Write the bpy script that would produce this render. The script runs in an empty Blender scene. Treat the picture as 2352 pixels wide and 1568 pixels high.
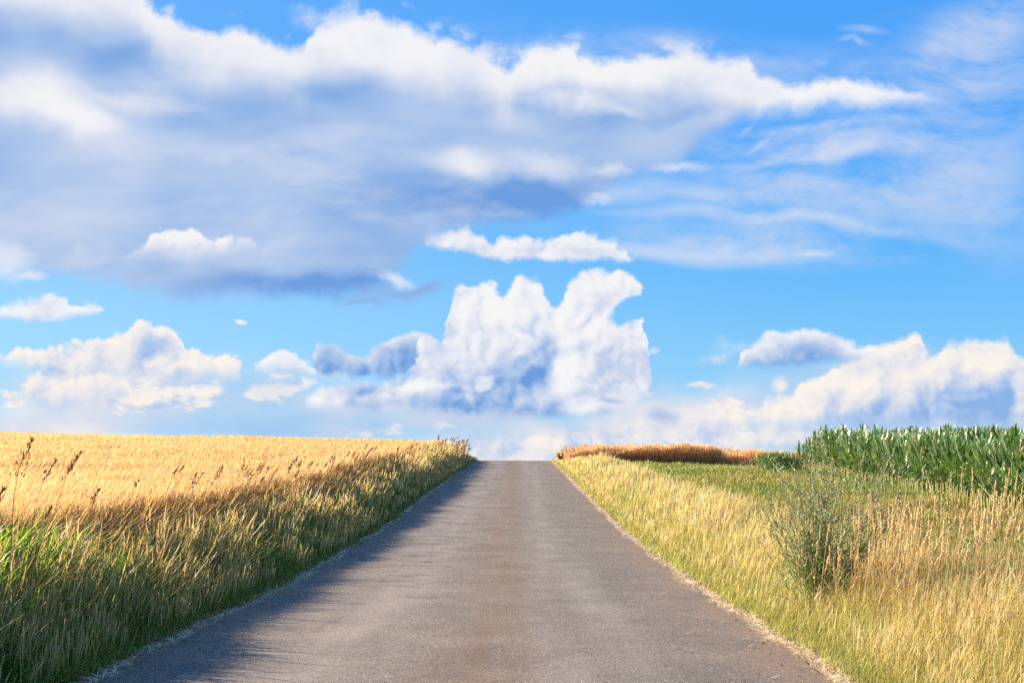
# Country road over a low rise between ripe barley, rapeseed and maize, under an evening summer sky
import bpy, math, random
import numpy as np
C = bpy.context.scene.collection
SC = bpy.context.scene
rad = math.radians

# ------------------------------------------------------------------ camera
F = 2286.7                                   # focal length in 2352 px wide picture units
cam_d = bpy.data.cameras.new('camera'); cam = bpy.data.objects.new('camera', cam_d); C.objects.link(cam)
cam_d.lens = 35.0; cam_d.sensor_width = 36.0
cam_d.shift_y = (1045.0 - 784.0) / 2352.0    # level camera with a rising lens front
cam.location = (0, 0, 1.35); cam.rotation_euler = (rad(90), 0, 0)
cam_d.clip_start = 0.05; cam_d.clip_end = 20000
SC.camera = cam

# ------------------------------------------------------------------ exposure
SC.view_settings.view_transform = 'Standard'; SC.view_settings.look = 'None'
EXPO = 1.4
SC.view_settings.exposure = EXPO; SC.view_settings.gamma = 1.0
SC.view_settings.use_curve_mapping = False

# ------------------------------------------------------------------ sun (left, well ahead of the lens, low)
SUN_AZ, SUN_EL = rad(-61), rad(20)           # azimuth from +Y, negative to the left
sun_d = bpy.data.lights.new('sun', 'SUN'); sun = bpy.data.objects.new('sun', sun_d); C.objects.link(sun)
sun_d.energy = 5.0; sun_d.angle = rad(0.5); sun_d.color = (1.0, 0.80, 0.56)
sun.rotation_euler = (rad(90) - SUN_EL, 0, -SUN_AZ + rad(180))
sun.location = (-60, 40, 40)

# ------------------------------------------------------------------ world: Nishita sky with procedural clouds
world = bpy.data.worlds.new('World'); SC.world = world; world.use_nodes = True
nt = world.node_tree
for n in list(nt.nodes): nt.nodes.remove(n)

def lin(c):
    return tuple(((v/255)/12.92 if v/255 <= .04045 else ((v/255+.055)/1.055)**2.4) for v in c)

class G:
    """small helpers that write shader nodes"""
    def __init__(s, nt): s.nt = nt
    def put(s, sock, v):
        if isinstance(v, bpy.types.NodeSocket): s.nt.links.new(v, sock)
        elif v is not None:
            if hasattr(sock.default_value, '__len__') and not hasattr(v, '__len__'): v = (v,)*len(sock.default_value)
            if hasattr(v, '__len__') and len(sock.default_value) == 4 and len(v) == 3: v = (*v, 1)
            sock.default_value = v
    def m(s, op, a, b=None, c=None, clamp=False):
        n = s.nt.nodes.new('ShaderNodeMath'); n.operation = op; n.use_clamp = clamp
        for i, v in enumerate((a, b, c)):
            if v is not None: s.put(n.inputs[i], v)
        return n.outputs[0]
    def add(s, a, b): return s.m('ADD', a, b)
    def sub(s, a, b): return s.m('SUBTRACT', a, b)
    def mul(s, a, b): return s.m('MULTIPLY', a, b)
    def mad(s, a, b, c): return s.m('MULTIPLY_ADD', a, b, c)
    def vm(s, op, a, b=None, scale=None):
        n = s.nt.nodes.new('ShaderNodeVectorMath'); n.operation = op
        s.put(n.inputs[0], a)
        if b is not None: s.put(n.inputs[1], b)
        if scale is not None: s.put(n.inputs['Scale'], scale)
        return n.outputs['Value'] if op in ('LENGTH', 'DOT_PRODUCT', 'DISTANCE') else n.outputs[0]
    def xyz(s, x, y, z=0.0):
        n = s.nt.nodes.new('ShaderNodeCombineXYZ')
        for i, v in enumerate((x, y, z)): s.put(n.inputs[i], v)
        return n.outputs[0]
    def sep(s, v):
        n = s.nt.nodes.new('ShaderNodeSeparateXYZ'); s.put(n.inputs[0], v); return n.outputs
    def ss(s, v, a, b, c=0.0, d=1.0, lin=False):
        n = s.nt.nodes.new('ShaderNodeMapRange'); n.interpolation_type = 'LINEAR' if lin else 'SMOOTHSTEP'
        for i, q in enumerate((v, a, b, c, d)): s.put(n.inputs[i], q)
        return n.outputs[0]
    def noise(s, vec, scale, detail=2, rough=.5, dims='3D', typ='FBM', dist=0.0):
        n = s.nt.nodes.new('ShaderNodeTexNoise'); n.noise_dimensions = dims; n.noise_type = typ
        s.put(n.inputs['Vector'], vec); n.inputs['Scale'].default_value = scale
        n.inputs['Detail'].default_value = detail; n.inputs['Roughness'].default_value = rough
        n.inputs['Distortion'].default_value = dist
        return n.outputs[0]
    def mix(s, fac, a, b, blend='MIX'):
        n = s.nt.nodes.new('ShaderNodeMix'); n.data_type = 'RGBA'; n.blend_type = blend
        s.put(n.inputs[0], fac); s.put(n.inputs[6], a); s.put(n.inputs[7], b)
        return n.outputs[2]
    def ramp(s, fac, stops, interp='LINEAR'):
        n = s.nt.nodes.new('ShaderNodeValToRGB'); n.color_ramp.interpolation = interp
        e = n.color_ramp.elements
        while len(e) > 1: e.remove(e[-1])
        e[0].position = stops[0][0]; e[0].color = (*stops[0][1], 1)
        for p, c in stops[1:]:
            q = e.new(p); q.color = (*c, 1)
        s.put(n.inputs[0], fac); return n.outputs[0]
    def curve(s, fac, pts, x0, x1, y0, y1):
        n = s.nt.nodes.new('ShaderNodeFloatCurve'); c = n.mapping.curves[0]
        P = [((x-x0)/(x1-x0), (y-y0)/(y1-y0)) for x, y in pts]
        c.points[0].location = P[0]; c.points[1].location = P[-1]
        for p in P[1:-1]: c.points.new(*p)
        for p in c.points: p.handle_type = 'AUTO_CLAMPED'
        n.mapping.use_clip = False; n.mapping.update()
        n.inputs[0].default_value = 1.0
        s.put(n.inputs[1], fac); return n.outputs[0]

g = G(nt)
geo = nt.nodes.new('ShaderNodeNewGeometry')
tc = nt.nodes.new('ShaderNodeTexCoord')
D = g.sep(tc.outputs['Generated'])
sky = nt.nodes.new('ShaderNodeTexSky'); sky.sky_type = 'NISHITA'; sky.sun_disc = False
sky.sun_elevation = SUN_EL; sky.sun_rotation = SUN_AZ; sky.altitude = 200
sky.air_density = 1.0; sky.dust_density = 0.3; sky.ozone_density = 3.0
K = 0.075
skyc = g.mix(1.0, sky.outputs[0], (0.42*K, 0.80*K, 1.12*K), 'MULTIPLY')
# Directions are measured as horizontal and vertical tangents about due north (+Y): U across, V up, in 1/2286.7
yy = g.m('MAXIMUM', D[1], 0.15)
U = g.mad(g.m('DIVIDE', D[0], yy), F, 1176.0)
V = g.mad(g.m('DIVIDE', D[2], yy), -F, 1045.0)
P = g.xyz(U, V)
S2 = lambda v, sx, sy: g.vm('MULTIPLY', v, (1/sx, 1/sy, 1))
# domain warps
def warp(P, amp, size, det=3, rough=.55, off=0.0, sx=1.0):
    a = g.noise(g.vm('ADD', P, (off*size, 0, 0)), 1/size, det, rough, '2D')
    b = g.noise(g.vm('ADD', P, (off*size+7.3*size, 3.1*size, 0)), 1/size, det, rough, '2D')
    return g.vm('ADD', BASE, g.xyz(g.mul(g.sub(a, .5), amp*2*sx), g.mul(g.sub(b, .5), amp*2)))
X0, X1, Y0, Y1 = -200.0, 2552.0, -100.0, 1150.0
def prof(coords, pts):
    x = g.mad(coords[0], 1/(X1-X0), -X0/(X1-X0))
    return g.mad(g.curve(x, pts, X0, X1, Y0, Y1), Y1-Y0, Y0)
def band(co, top, bot, st, sb, jt=None, jb=None, cb=None):
    """coverage between two outlines; st, sb = softness of the upper and lower edge"""
    dt = g.sub(co[1], prof(co, top)); cb = cb or co; db = g.sub(prof(cb, bot), cb[1])
    if jt is None and co is Uc: dt = g.mad(Hh, 34, g.add(dt, -15)); 
    if jt is not None: dt = g.add(dt, jt)
    if jb is not None: db = g.add(db, jb)
    return g.mul(g.ss(dt, 0, st), g.ss(db, 0, sb)), dt, db
def ell(Pv, cx, cy, rx, ry, rot=0.0, hard=0.0):
    if not rot:
        n = nt.nodes.new('ShaderNodeVectorMath'); n.operation = 'MULTIPLY_ADD'; g.put(n.inputs[0], Pv)
        n.inputs[1].default_value = (1/rx, 1/ry, 0); n.inputs[2].default_value = (-cx/rx, -cy/ry, 0)
        return g.ss(g.vm('LENGTH', n.outputs[0]), 1.0, hard)
    ct, sn = math.cos(rad(rot)), math.sin(rad(rot))
    a = g.add(g.vm('DOT_PRODUCT', Pv, (ct/rx, sn/rx, 0)), -(cx*ct+cy*sn)/rx)
    b = g.add(g.vm('DOT_PRODUCT', Pv, (-sn/ry, ct/ry, 0)), -(-cx*sn+cy*ct)/ry)
    return g.ss(g.vm('LENGTH', g.xyz(a, b)), 1.0, hard)
def ells(Pv, L, comb='ADD'):
    acc = None
    for e in L:
        w = 1.0
        if isinstance(e[0], str): w = float(e[0]); e = e[1:]
        v = ell(Pv, *e)
        if w != 1.0: v = g.mul(v, w)
        acc = v if acc is None else g.m(comb, acc, v)
    return acc
# billow relief with light from the upper left
def billow(Pv):
    acc = None
    for size, w in ((140, 1.0), (58, .5), (25, .24)):
        n = g.m('ABSOLUTE', g.mad(g.noise(Pv, 1/size, 0, .5, '2D'), 2.0, -1.0))
        acc = g.mul(n, w) if acc is None else g.mad(n, w, acc)
    return acc
BASE = P
Pb = warp(P, 12, 45, 2, .5, 5.0)
Hh = billow(Pb); H2 = billow(g.vm('ADD', Pb, (-17, -13, 0)))
REL = g.mul(g.sub(Hh, H2), 1.0)                 # + faces the sun
fb = g.noise(S2(P, 1.0, 1.0), 1/150, 6, .6, '2D')
fbs = g.noise(S2(P, 2.4, 1.0), 1/150, 2.5, .5, '2D')
FB = g.sub(fb, .5); FBS = g.sub(fbs, .5)
cw = warp(P, 60, 380, 1, .5, 14.0)
ci = g.noise(g.vm('MULTIPLY', cw, (1/300, 1/105, 1)), 1.0, 6, .63, '2D')
pv = g.vm('MULTIPLY', P, (1/150, 1/74, 1))
PU = g.noise(pv, 1.0, 5, .6, '2D'); PU2 = g.noise(g.vm('ADD', pv, (-.13, -.22, 0)), 1.0, 5, .6, '2D')
# everything below hangs on the finished noises, which keeps the shader's working memory small
BASE = g.vm('ADD', P, g.xyz(g.mul(g.add(g.add(g.add(REL, ci), g.add(PU, PU2)), g.add(FB, FBS)), 1e-5), 0.0))
P_ = P; 
Pc = warp(P_, 17, 55, 4, .6)              # crisp cumulus
Psf = warp(P_, 60, 220, 4, .55, 3.0)       # soft masses
Pe = warp(P_, 30, 90, 5, .6, 9.0)         # ragged upper edge
Uc = g.sep(Pc); Us = g.sep(Psf); Ue = g.sep(Pe)
P = BASE
UV = g.sep(P); U = UV[0]; V = UV[1]
ex = 2**-EXPO
RAMP = [(0.0, (247, 246, 247)), (.22, (234, 236, 244)), (.45, (208, 218, 238)), (.7, (172, 197, 234)), (.88, (140, 177, 229)), (1.0, (110, 158, 223))]
RAMPW = [(0.0, (255, 246, 234)), (.25, (240, 235, 236)), (.5, (206, 216, 236)), (.75, (170, 198, 236)), (1.0, (136, 177, 230))]
def cl(sh, warm=False):
    return g.ramp(sh, [(p, tuple(v*ex for v in lin(c))) for p, c in (RAMPW if warm else RAMP)])
col = (0.0, 0.0, 0.0, 1.0); TR = 1.0          # cloud light so far, clear sky still showing through
def lay(mask, shade, warm=False, alpha=1.0):
    global col, TR
    if alpha != 1.0: mask = g.mul(mask, alpha)
    col = g.mix(mask, col, cl(shade, warm))
    TR = g.m('MULTIPLY_ADD', g.mul(mask, -1.0), TR, TR)
#CLOUDS
# clear air: paler towards the horizon and towards the sun; the Nishita sky adds its own variation
air = g.ramp(g.m('MULTIPLY', V, 1/1100), [(p, tuple(v*ex for v in lin(c))) for p, c in
    [(0.0, (76, 165, 252)), (.3, (88, 173, 252)), (.55, (100, 185, 251)), (.72, (130, 200, 249)), (.85, (158, 210, 246)), (1.0, (188, 217, 242))]])
glow = g.mul(g.ss(U, 2100, -300, 0, .52), g.ss(V, 250, 700, .35, 1.0))
air = g.mix(glow, air, tuple(v*ex for v in lin((186, 226, 247))))
col = g.mix(.9, (0, 0, 0, 1), air); TR = .1
# thin cirrus on the right
cw = warp(P_, 60, 380, 1, .5, 14.0)
cim = ells(P, [(2150, 240, 520, 260, -14), (1850, 430, 620, 230, 4), ('1.0', 1700, 560, 560, 75, 4), (2250, 60, 260, 110, -30), (1500, 130, 700, 90, 4), ('.6', 2300, 470, 300, 240, 0)])
lay(g.mul(g.ss(ci, .25, .75), g.m('MINIMUM', cim, 1.0)), .42, alpha=.7)
st = ells(cw, [(1760, 505, 560, 22, 4.0), (1560, 575, 480, 30, 2), ('.8', 1450, 440, 420, 34, 6), ('.7', 1750, 380, 330, 22, -2), ('.9', 1950, 360, 120, 24, -6), ('.8', 1900, 290, 330, 22, 0), ('.7', 1720, 325, 60, 14, -35), ('.6', 1990, 100, 90, 14, 10)])
lay(g.m('MINIMUM', g.mul(st, g.ss(ci, .1, .6)), 1.0), .34, alpha=.6)
sm = ells(Psf, [(1890, 365, 90, 26, -12), (1690, 560, 60, 22, -10), (1880, 565, 70, 16, 0), (1720, 318, 46, 12, -35), (1960, 100, 60, 14, 12)])
lay(g.mul(g.m('MINIMUM', sm, 1.0), g.ss(FB, -.25, .2)), .25, alpha=.6)

# blue-grey haze of far cloud under the left hand banks and either side of the tower
lay(g.mul(g.m('MINIMUM', ells(Psf, [('1.3', 330, 900, 560, 105, 0), ('1.2', 250, 990, 760, 80), ('1.1', 850, 950, 480, 95), ('1.3', 2050, 920, 520, 140), ('1.1', 1600, 950, 330, 80), ('.8', 1200, 990, 500, 60)]), 1.0), g.ss(FBS, -.25, .2, .55, 1.0)), g.mad(FBS, -1.2, .50), True, .95)
# far low banks on the horizon, warm and pale
lm, lt, lb = band(Uc, [(X0, 965), (60, 960), (200, 945), (420, 965), (700, 955), (1030, 965), (1100, 955), (1180, 965), (1250, 955), (1330, 950), (1400, 930), (1480, 915), (1520, 930), (1640, 935), (1800, 940), (2000, 975), (2200, 985), (X1, 990)],
                  [(X0, 1150), (X1, 1150)], 60, 10)
lay(g.mul(lm, g.m('MINIMUM', ells(P, [('.5', 200, 1000, 500, 60), ('1.4', 1180, 1030, 300, 80), ('1.4', 1450, 1010, 350, 90), ('.9', 1800, 1000, 400, 60)]), 1.0)), g.m('MULTIPLY_ADD', REL, -.55, g.mad(FB, 1.6, .32)), True, .92)

pg = g.m('MINIMUM', ells(P, [('1.35', 250, 895, 460, 84), ('1.25', 600, 880, 230, 64), ('.9', 900, 985, 300, 40), ('1.2', 1700, 930, 260, 60), ('1.1', 2150, 915, 330, 120), ('1.0', 1500, 990, 300, 50)]), 1.0)
pm = g.ss(g.mad(pg, .30, g.sub(PU, .30)), .40, .56)
lay(g.mul(pm, g.ss(pg, 0, .3)), g.mad(g.sub(PU2, PU), 3.0, .34), True, .85)
# right hand bank of cumulus
rm, rt, rb = band(Uc, [(X0, 1150), (1560, 1150), (1600, 960), (1680, 930), (1730, 936), (1765, 905), (1800, 912), (1850, 868), (1910, 828), (1980, 796), (2060, 772), (2100, 752), (2135, 800), (2180, 780), (2250, 768), (2310, 772), (2352, 815), (X1, 790)],
                  [(X0, 1100), (1600, 1010), (1750, 1005), (2000, 1005), (2352, 1010), (X1, 1010)], 26, 60)
rs = g.add(g.ss(rt, 0, 190, .10, .62), ells(Psf, [('.45', 2230, 930, 190, 110), ('.35', 1900, 830, 200, 40), ('-.35', 1960, 890, 120, 55, -30), ('-.25', 1850, 950, 80, 35, -30), ('-.3', 2240, 830, 90, 35), ('-.25', 2090, 860, 45, 60)]))
lay(rm, g.mad(REL, -.6, g.mad(FB, .9, rs)), True, .93)
# dark topped cloud above it
r2, r2t, r2b = band(Uc, [(X0, 1150), (1660, 1150), (1690, 835), (1740, 770), (1800, 762), (1900, 760), (1960, 775), (2000, 800), (2060, 835), (2100, 1100), (X1, 1150)],
                    [(X0, 0), (1650, 0), (1690, 850), (1760, 850), (1840, 848), (1900, 838), (2000, 842), (2080, 828), (2110, 0), (X1, 0)], 22, 26)
lay(r2, g.mad(REL, -.4, g.ss(r2t, 10, 78, .12, 1.0)), False, .95)
sc_ = ells(Pc, [(1612, 886, 62, 13), (1650, 822, 70, 16, -12), ('.9', 1790, 885, 30, 34), (1320, 1000, 12, 5), ('.8', 1500, 800, 22, 14), (550, 742, 24, 9, 15), (630, 885, 44, 12, -12), (1490, 905, 20, 12, -20)])
lay(g.mul(g.ss(sc_, .0, .9), g.ss(FB, -.25, .1)), g.mad(REL, -.5, .22), True, .8)

# left hand bank
m, t, b = band(Uc, [(X0, 790), (0, 796), (90, 802), (170, 788), (230, 762), (290, 750), (322, 726), (360, 736), (412, 764), (428, 790), (480, 800), (520, 808), (570, 826), (612, 1100), (X1, 1150)],
               [(X0, 850), (0, 855), (60, 866), (120, 884), (200, 892), (330, 886), (420, 896), (480, 896), (550, 886), (604, 0), (X1, 0)], 12, 60)
s = g.add(g.ss(t, 0, 95, .04, .5), ells(P, [('.5', 360, 790, 70, 40), ('.25', 120, 860, 150, 26), ('-.25', 400, 840, 90, 35)]))
lay(m, g.mad(REL, -.7, g.mad(FB, .6, s)), True, .95)
m, t, b = band(Uc, [(X0, 960), (20, 950), (50, 910), (80, 864), (130, 862), (180, 876), (250, 858), (300, 872), (330, 1100), (X1, 1150)],
               [(X0, 0), (30, 0), (60, 955), (140, 960), (240, 950), (320, 940), (330, 0), (X1, 0)], 16, 75)
lay(m, g.mad(REL, -.5, g.ss(t, 0, 80, .05, .55)), True, .85)
# mid left: white heap, then blue-grey heap
m, t, b = band(Uc, [(X0, 1150), (560, 1150), (575, 842), (620, 812), (650, 800), (700, 812), (740, 840), (X1, 840)],
               [(X0, 0), (560, 0), (580, 860), (660, 870), (760, 880), (800, 885), (830, 0), (X1, 0)], 14, 40)
lay(m, g.mad(REL, -.5, g.ss(t, 0, 80, .05, .4)), False, .97)
m, t, b = band(Uc, [(X0, 1150), (690, 1150), (712, 815), (750, 782), (800, 796), (850, 800), (880, 782), (940, 775), (1000, 780), (1020, 1150), (X1, 1150)],
               [(X0, 0), (690, 0), (720, 866), (800, 874), (900, 872), (950, 862), (1010, 830), (1030, 0), (X1, 0)], 14, 22)
lay(m, g.mad(REL, -.5, g.ss(t, 0, 50, .42, .86)), False, .97)
# the tall central cumulus
m, t, b = band(Uc, [(X0, 1150), (675, 1150), (690, 915), (730, 880), (800, 872), (900, 862), (935, 845), (960, 805), (985, 775), (1015, 785), (1026, 735), (1034, 694), (1050, 664), (1078, 650), (1105, 643), (1135, 656), (1150, 676), (1172, 668), (1188, 644), (1212, 628), (1234, 640), (1248, 662), (1270, 684), (1292, 690), (1306, 664), (1330, 644), (1366, 628), (1400, 622), (1421, 608), (1442, 620), (1464, 640), (1478, 668), (1484, 740), (1488, 790), (1490, 815), (1500, 860), (1512, 1150), (X1, 1150)],
               [(X0, 0), (680, 0), (700, 940), (800, 950), (900, 958), (1040, 968), (1200, 971), (1360, 968), (1420, 955), (1470, 930), (1500, 880), (1516, 0), (X1, 0)], 20, 30, cb=UV)
# sky bay to the right of the tower, under its leaning head
bay = g.ss(ell(Pc, 1452, 712, 84, 46, -24), .10, .5)
m = g.mul(m, g.sub(1.0, bay))
s = g.add(g.ss(g.mad(U, -.25, g.add(V, 300)), 640, 980, .04, .40), ells(Psf, [('.46', 1237, 782, 80, 58, 0), ('.38', 1322, 790, 52, 50), ('.46', 1140, 895, 180, 80, -12), ('.46', 1446, 838, 96, 86, 0), ('.52', 1210, 965, 400, 44), ('.3', 880, 930, 200, 30), ('.26', 820, 893, 80, 44), ('.26', 1210, 850, 90, 70, 0), ('.2', 1050, 850, 70, 40, -30),
                ('-.36', 1293, 872, 70, 74, 0), ('-.24', 1110, 712, 90, 60), ('-.3', 970, 820, 90, 44, -40), ('-.26', 745, 905, 70, 44), ('-.3', 955, 896, 120, 18), ('-.2', 1385, 660, 80, 40), ('-.2', 1340, 935, 90, 26)]))
lay(m, g.mad(REL, -.62, g.mad(FB, .45, g.add(s, .03))), False, .99)
lay(g.ss(ells(Pc, [(1430, 765, 34, 26), (1295, 862, 40, 50), (1195, 765, 44, 16, 8), (1110, 880, 36, 26, -30), (1340, 925, 70, 26)]), .1, .7), g.mad(REL, -.5, .12), False, .75)
lay(ells(Psf, [(1540, 945, 56, 34), (1422, 919, 56, 15)]), .86, False, .85)

lay(g.m('MINIMUM', ells(Psf, [('1.3', 1150, 978, 620, 34), ('1.0', 820, 940, 260, 34), ('.9', 1480, 925, 200, 70), ('.8', 640, 880, 160, 44)]), 1.0), g.mad(FBS, -1.0, .54), True, .45)
# small white clouds, middle left
m, t, b = band(Uc, [(X0, 680), (0, 690), (60, 692), (120, 668), (150, 664), (165, 690), (210, 680), (240, 700), (256, 1150), (X1, 1150)],
               [(X0, 740), (0, 742), (80, 747), (180, 738), (240, 728), (260, 0), (X1, 0)], 18, 24)
lay(m, g.mad(REL, -.5, g.ss(t, 0, 60, .05, .3)), False, .95)
# flat bright cloud right of centre
m, t, b = band(Uc, [(X0, 1150), (945, 1150), (965, 528), (1020, 520), (1080, 530), (1140, 542), (1200, 548), (1260, 545), (1320, 525), (1400, 540), (1440, 565), (1475, 585), (1485, 1150), (X1, 1150)],
               [(X0, 0), (950, 0), (975, 566), (1060, 590), (1150, 602), (1260, 605), (1400, 606), (1465, 596), (1490, 0), (X1, 0)], 20, 18)
lay(m, g.mad(REL, -.6, g.ss(t, 10, 70, .08, .42)), False, .96)

# big upper mass: ragged white rim, long blue-grey body
m, t, b = band(Ue, [(X0, -90), (300, -60), (360, 14), (430, 52), (500, 72), (560, 62), (620, 88), (690, 104), (730, 62), (790, 38), (850, 26), (900, 40), (960, 66), (1030, 92), (1090, 112), (1160, 142), (1195, 112), (1250, 98), (1320, 96), (1334, 124), (1420, 124), (1520, 124), (1640, 134), (1715, 142), (1750, 168), (1800, 180), (1880, 184), (1960, 180), (2040, 186), (2110, 212), (2180, 236), (2215, 260), (2240, 1150), (X1, 1150)],
               [(X0, 650), (0, 640), (120, 655), (240, 668), (330, 700), (460, 712), (640, 708), (760, 710), (850, 700), (905, 655), (960, 600), (1030, 560), (1100, 545), (1200, 530), (1320, 520), (1385, 470), (1450, 425), (1560, 400), (1640, 330), (1760, 285), (1900, 272), (2050, 262), (2180, 254), (2230, 0), (X1, 0)], 34, 62,
               jt=g.mul(Hh, 16))
s = g.add(g.ss(t, 10, 190, .05, .72),
          ells(Psf, [('.26', 1140, 470, 360, 120, 4), ('.26', 1260, 450, 190, 80, 0), ('.08', 880, 400, 420, 150), ('.10', 230, 120, 460, 90, 14), ('.06', 700, 200, 200, 60, 8), ('.3', 700, 660, 460, 70), ('.04', 120, 90, 260, 60, 8),
                   ('-.55', 80, 230, 330, 100, 14), ('-.3', 330, 230, 200, 30, 16), ('-.25', 200, 270, 140, 50), ('-.2', 930, 180, 220, 110, 20), ('-.42', 1080, 365, 110, 50), ('-.36', 1900, 230, 380, 50, 0), ('-.3', 1420, 175, 300, 50, 0), ('-.3', 1330, 235, 200, 26, 8), ('.16', 1560, 265, 190, 36, 0), ('.12', 1750, 205, 520, 70, 2), ('.14', 1120, 200, 120, 80, 30), ('-.14', 560, 370, 240, 40, 6), ('-.12', 820, 300, 200, 30, 0), ('-.3', 870, 120, 230, 100, 20), ('-.16', 300, 330, 260, 60, 10), ('-.22', 1150, 230, 120, 70, 40), ('.12', 1650, 240, 150, 40), ('.1', 1400, 280, 120, 40), ('-.12', 500, 330, 200, 60), ('-.1', 120, 500, 300, 120)]))
lay(m, g.mad(FBS, .62, s), False, .97)
lay(ells(Psf, [(920, 672, 170, 30, -4), (850, 704, 100, 18), (985, 655, 60, 20, -10)]), .86, False, .85)
# torn fringe along its upper rim and thin veils across its underside
lay(g.mul(g.mul(g.mul(g.ss(U, 2140, 1980), g.ss(t, -46, 6)), g.ss(t, 60, 10)), g.ss(g.mad(FB, 1.0, g.mul(g.sub(PU, .5), .8)), .02, .26)), .12, False, .62)
lay(g.mul(g.mul(m, g.ss(ci, .45, .85)), g.ss(t, 120, 260)), .26, False, .42)
# bits over and below the big mass
lay(g.mul(ells(Pe, [(1250, 380, 140, 46, 8), (1080, 368, 90, 40), (1400, 385, 70, 20), (1560, 385, 90, 20)]), .8), .16, False, .7)
lay(g.mul(ells(Psf, [(1370, 440, 60, 26, 20), (700, 48, 60, 34), (205, 562, 34, 24), (905, 640, 56, 24, 10), (1700, 800, 120, 24, -8)]), g.ss(FB, -.2, .12)), .16, False, .75)
m, t, b = band(Uc, [(X0, 1150), (262, 1150), (282, 586), (330, 565), (355, 530), (400, 513), (450, 520), (500, 542), (540, 538), (600, 560), (650, 572), (670, 1150), (X1, 1150)],
               [(X0, 0), (262, 0), (290, 606), (340, 600), (420, 612), (500, 600), (560, 584), (655, 588), (672, 0), (X1, 0)], 16, 55)
lay(m, g.mad(REL, -.7, .10), False, .97)
lay(ells(Psf, [(0, 610, 80, 60), (60, 650, 60, 20)]), .2, False, .75)

# outside the mapped part of the sky: scattered cloud at the same mix
off = g.m('MAXIMUM', g.ss(g.m('ABSOLUTE', g.sub(U, 1176)), 1400, 2200), g.ss(V, -60, -500))
gc = g.noise(tc.outputs['Generated'], 3.2, 5, .6, '3D')
gen = g.mix(g.ss(gc, .52, .68, 0, .35), skyc, cl(.35))
col = g.mix(1.0, g.mix(1.0, skyc, TR, 'MULTIPLY'), col, 'ADD')
col = g.mix(off, col, gen)
bg = nt.nodes.new('ShaderNodeBackground'); out = nt.nodes.new('ShaderNodeOutputWorld')
g.put(bg.inputs[0], col); bg.inputs[1].default_value = 1.0
nt.links.new(bg.outputs[0], out.inputs[0])
world.cycles.sampling_method = 'NONE'
SC.cycles.adaptive_min_samples = 8 ; SC.cycles.adaptive_threshold = 0.015
SC.cycles.use_denoising = False
SC.cycles.max_bounces = 6; SC.cycles.diffuse_bounces = 3; SC.cycles.glossy_bounces = 2; SC.cycles.transmission_bounces = 4; SC.cycles.sample_clamp_indirect = 3.0; SC.cycles.sample_clamp_direct = 6.0
SC.cycles.use_adaptive_sampling = True
#ENDSKY
# ================================================================== helpers
R = np.random.default_rng(11)
def smooth(x, a, b):
    t = np.clip((np.asarray(x, float)-a)/(b-a), 0, 1); return t*t*(3-2*t)
def tag(o, label=None, cat=None, group=None, kind=None):
    if label: o['label'] = label
    if cat: o['category'] = cat
    if group: o['group'] = group
    if kind: o['kind'] = kind
    return o
def mesh_np(name, verts, quads=None, tris=None, col=None, mat=None, parent=None, smooth_=False, loc=None):
    me = bpy.data.meshes.new(name)
    verts = np.asarray(verts, np.float32).reshape(-1, 3)
    q = np.zeros((0, 4), np.int32) if quads is None else np.asarray(quads, np.int32).reshape(-1, 4)
    t = np.zeros((0, 3), np.int32) if tris is None else np.asarray(tris, np.int32).reshape(-1, 3)
    me.vertices.add(len(verts)); me.vertices.foreach_set('co', verts.ravel())
    nl = q.size + t.size
    me.loops.add(nl); me.loops.foreach_set('vertex_index', np.concatenate([q.ravel(), t.ravel()]))
    me.polygons.add(len(q)+len(t))
    st = np.concatenate([np.arange(len(q))*4, q.size+np.arange(len(t))*3]).astype(np.int32)
    me.polygons.foreach_set('loop_start', st)
    if smooth_: me.polygons.foreach_set('use_smooth', np.ones(len(q)+len(t), bool))
    me.update(calc_edges=True)
    if col is not None:
        a = me.attributes.new('tint', 'FLOAT_COLOR', 'POINT')
        c = np.ones((len(verts), 4), np.float32); c[:, :3] = col; a.data.foreach_set('color', c.ravel())
    if mat: me.materials.append(mat)
    o = bpy.data.objects.new(name, me); C.objects.link(o)
    if parent: o.parent = parent
    if loc is not None: o.location = loc
    return o
def empty(name, loc, rz=0.0):
    o = bpy.data.objects.new(name, None); C.objects.link(o); o.location = loc; o.rotation_euler = (0, 0, rz)
    o.empty_display_size = .2
    return o
def vnoise(x, y, size, seed=0):
    """smooth value noise in 0..1"""
    r = np.random.default_rng(seed+977).random((64, 64))
    x = np.asarray(x, float)/size+101.3*seed; y = np.asarray(y, float)/size+57.7*seed
    xi = np.floor(x).astype(int); yi = np.floor(y).astype(int); fx = x-xi; fy = y-yi
    fx = fx*fx*(3-2*fx); fy = fy*fy*(3-2*fy)
    g4 = lambda a, b: r[(a) % 64, (b) % 64]
    return (g4(xi, yi)*(1-fx)+g4(xi+1, yi)*fx)*(1-fy)+(g4(xi, yi+1)*(1-fx)+g4(xi+1, yi+1)*fx)*fy

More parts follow.
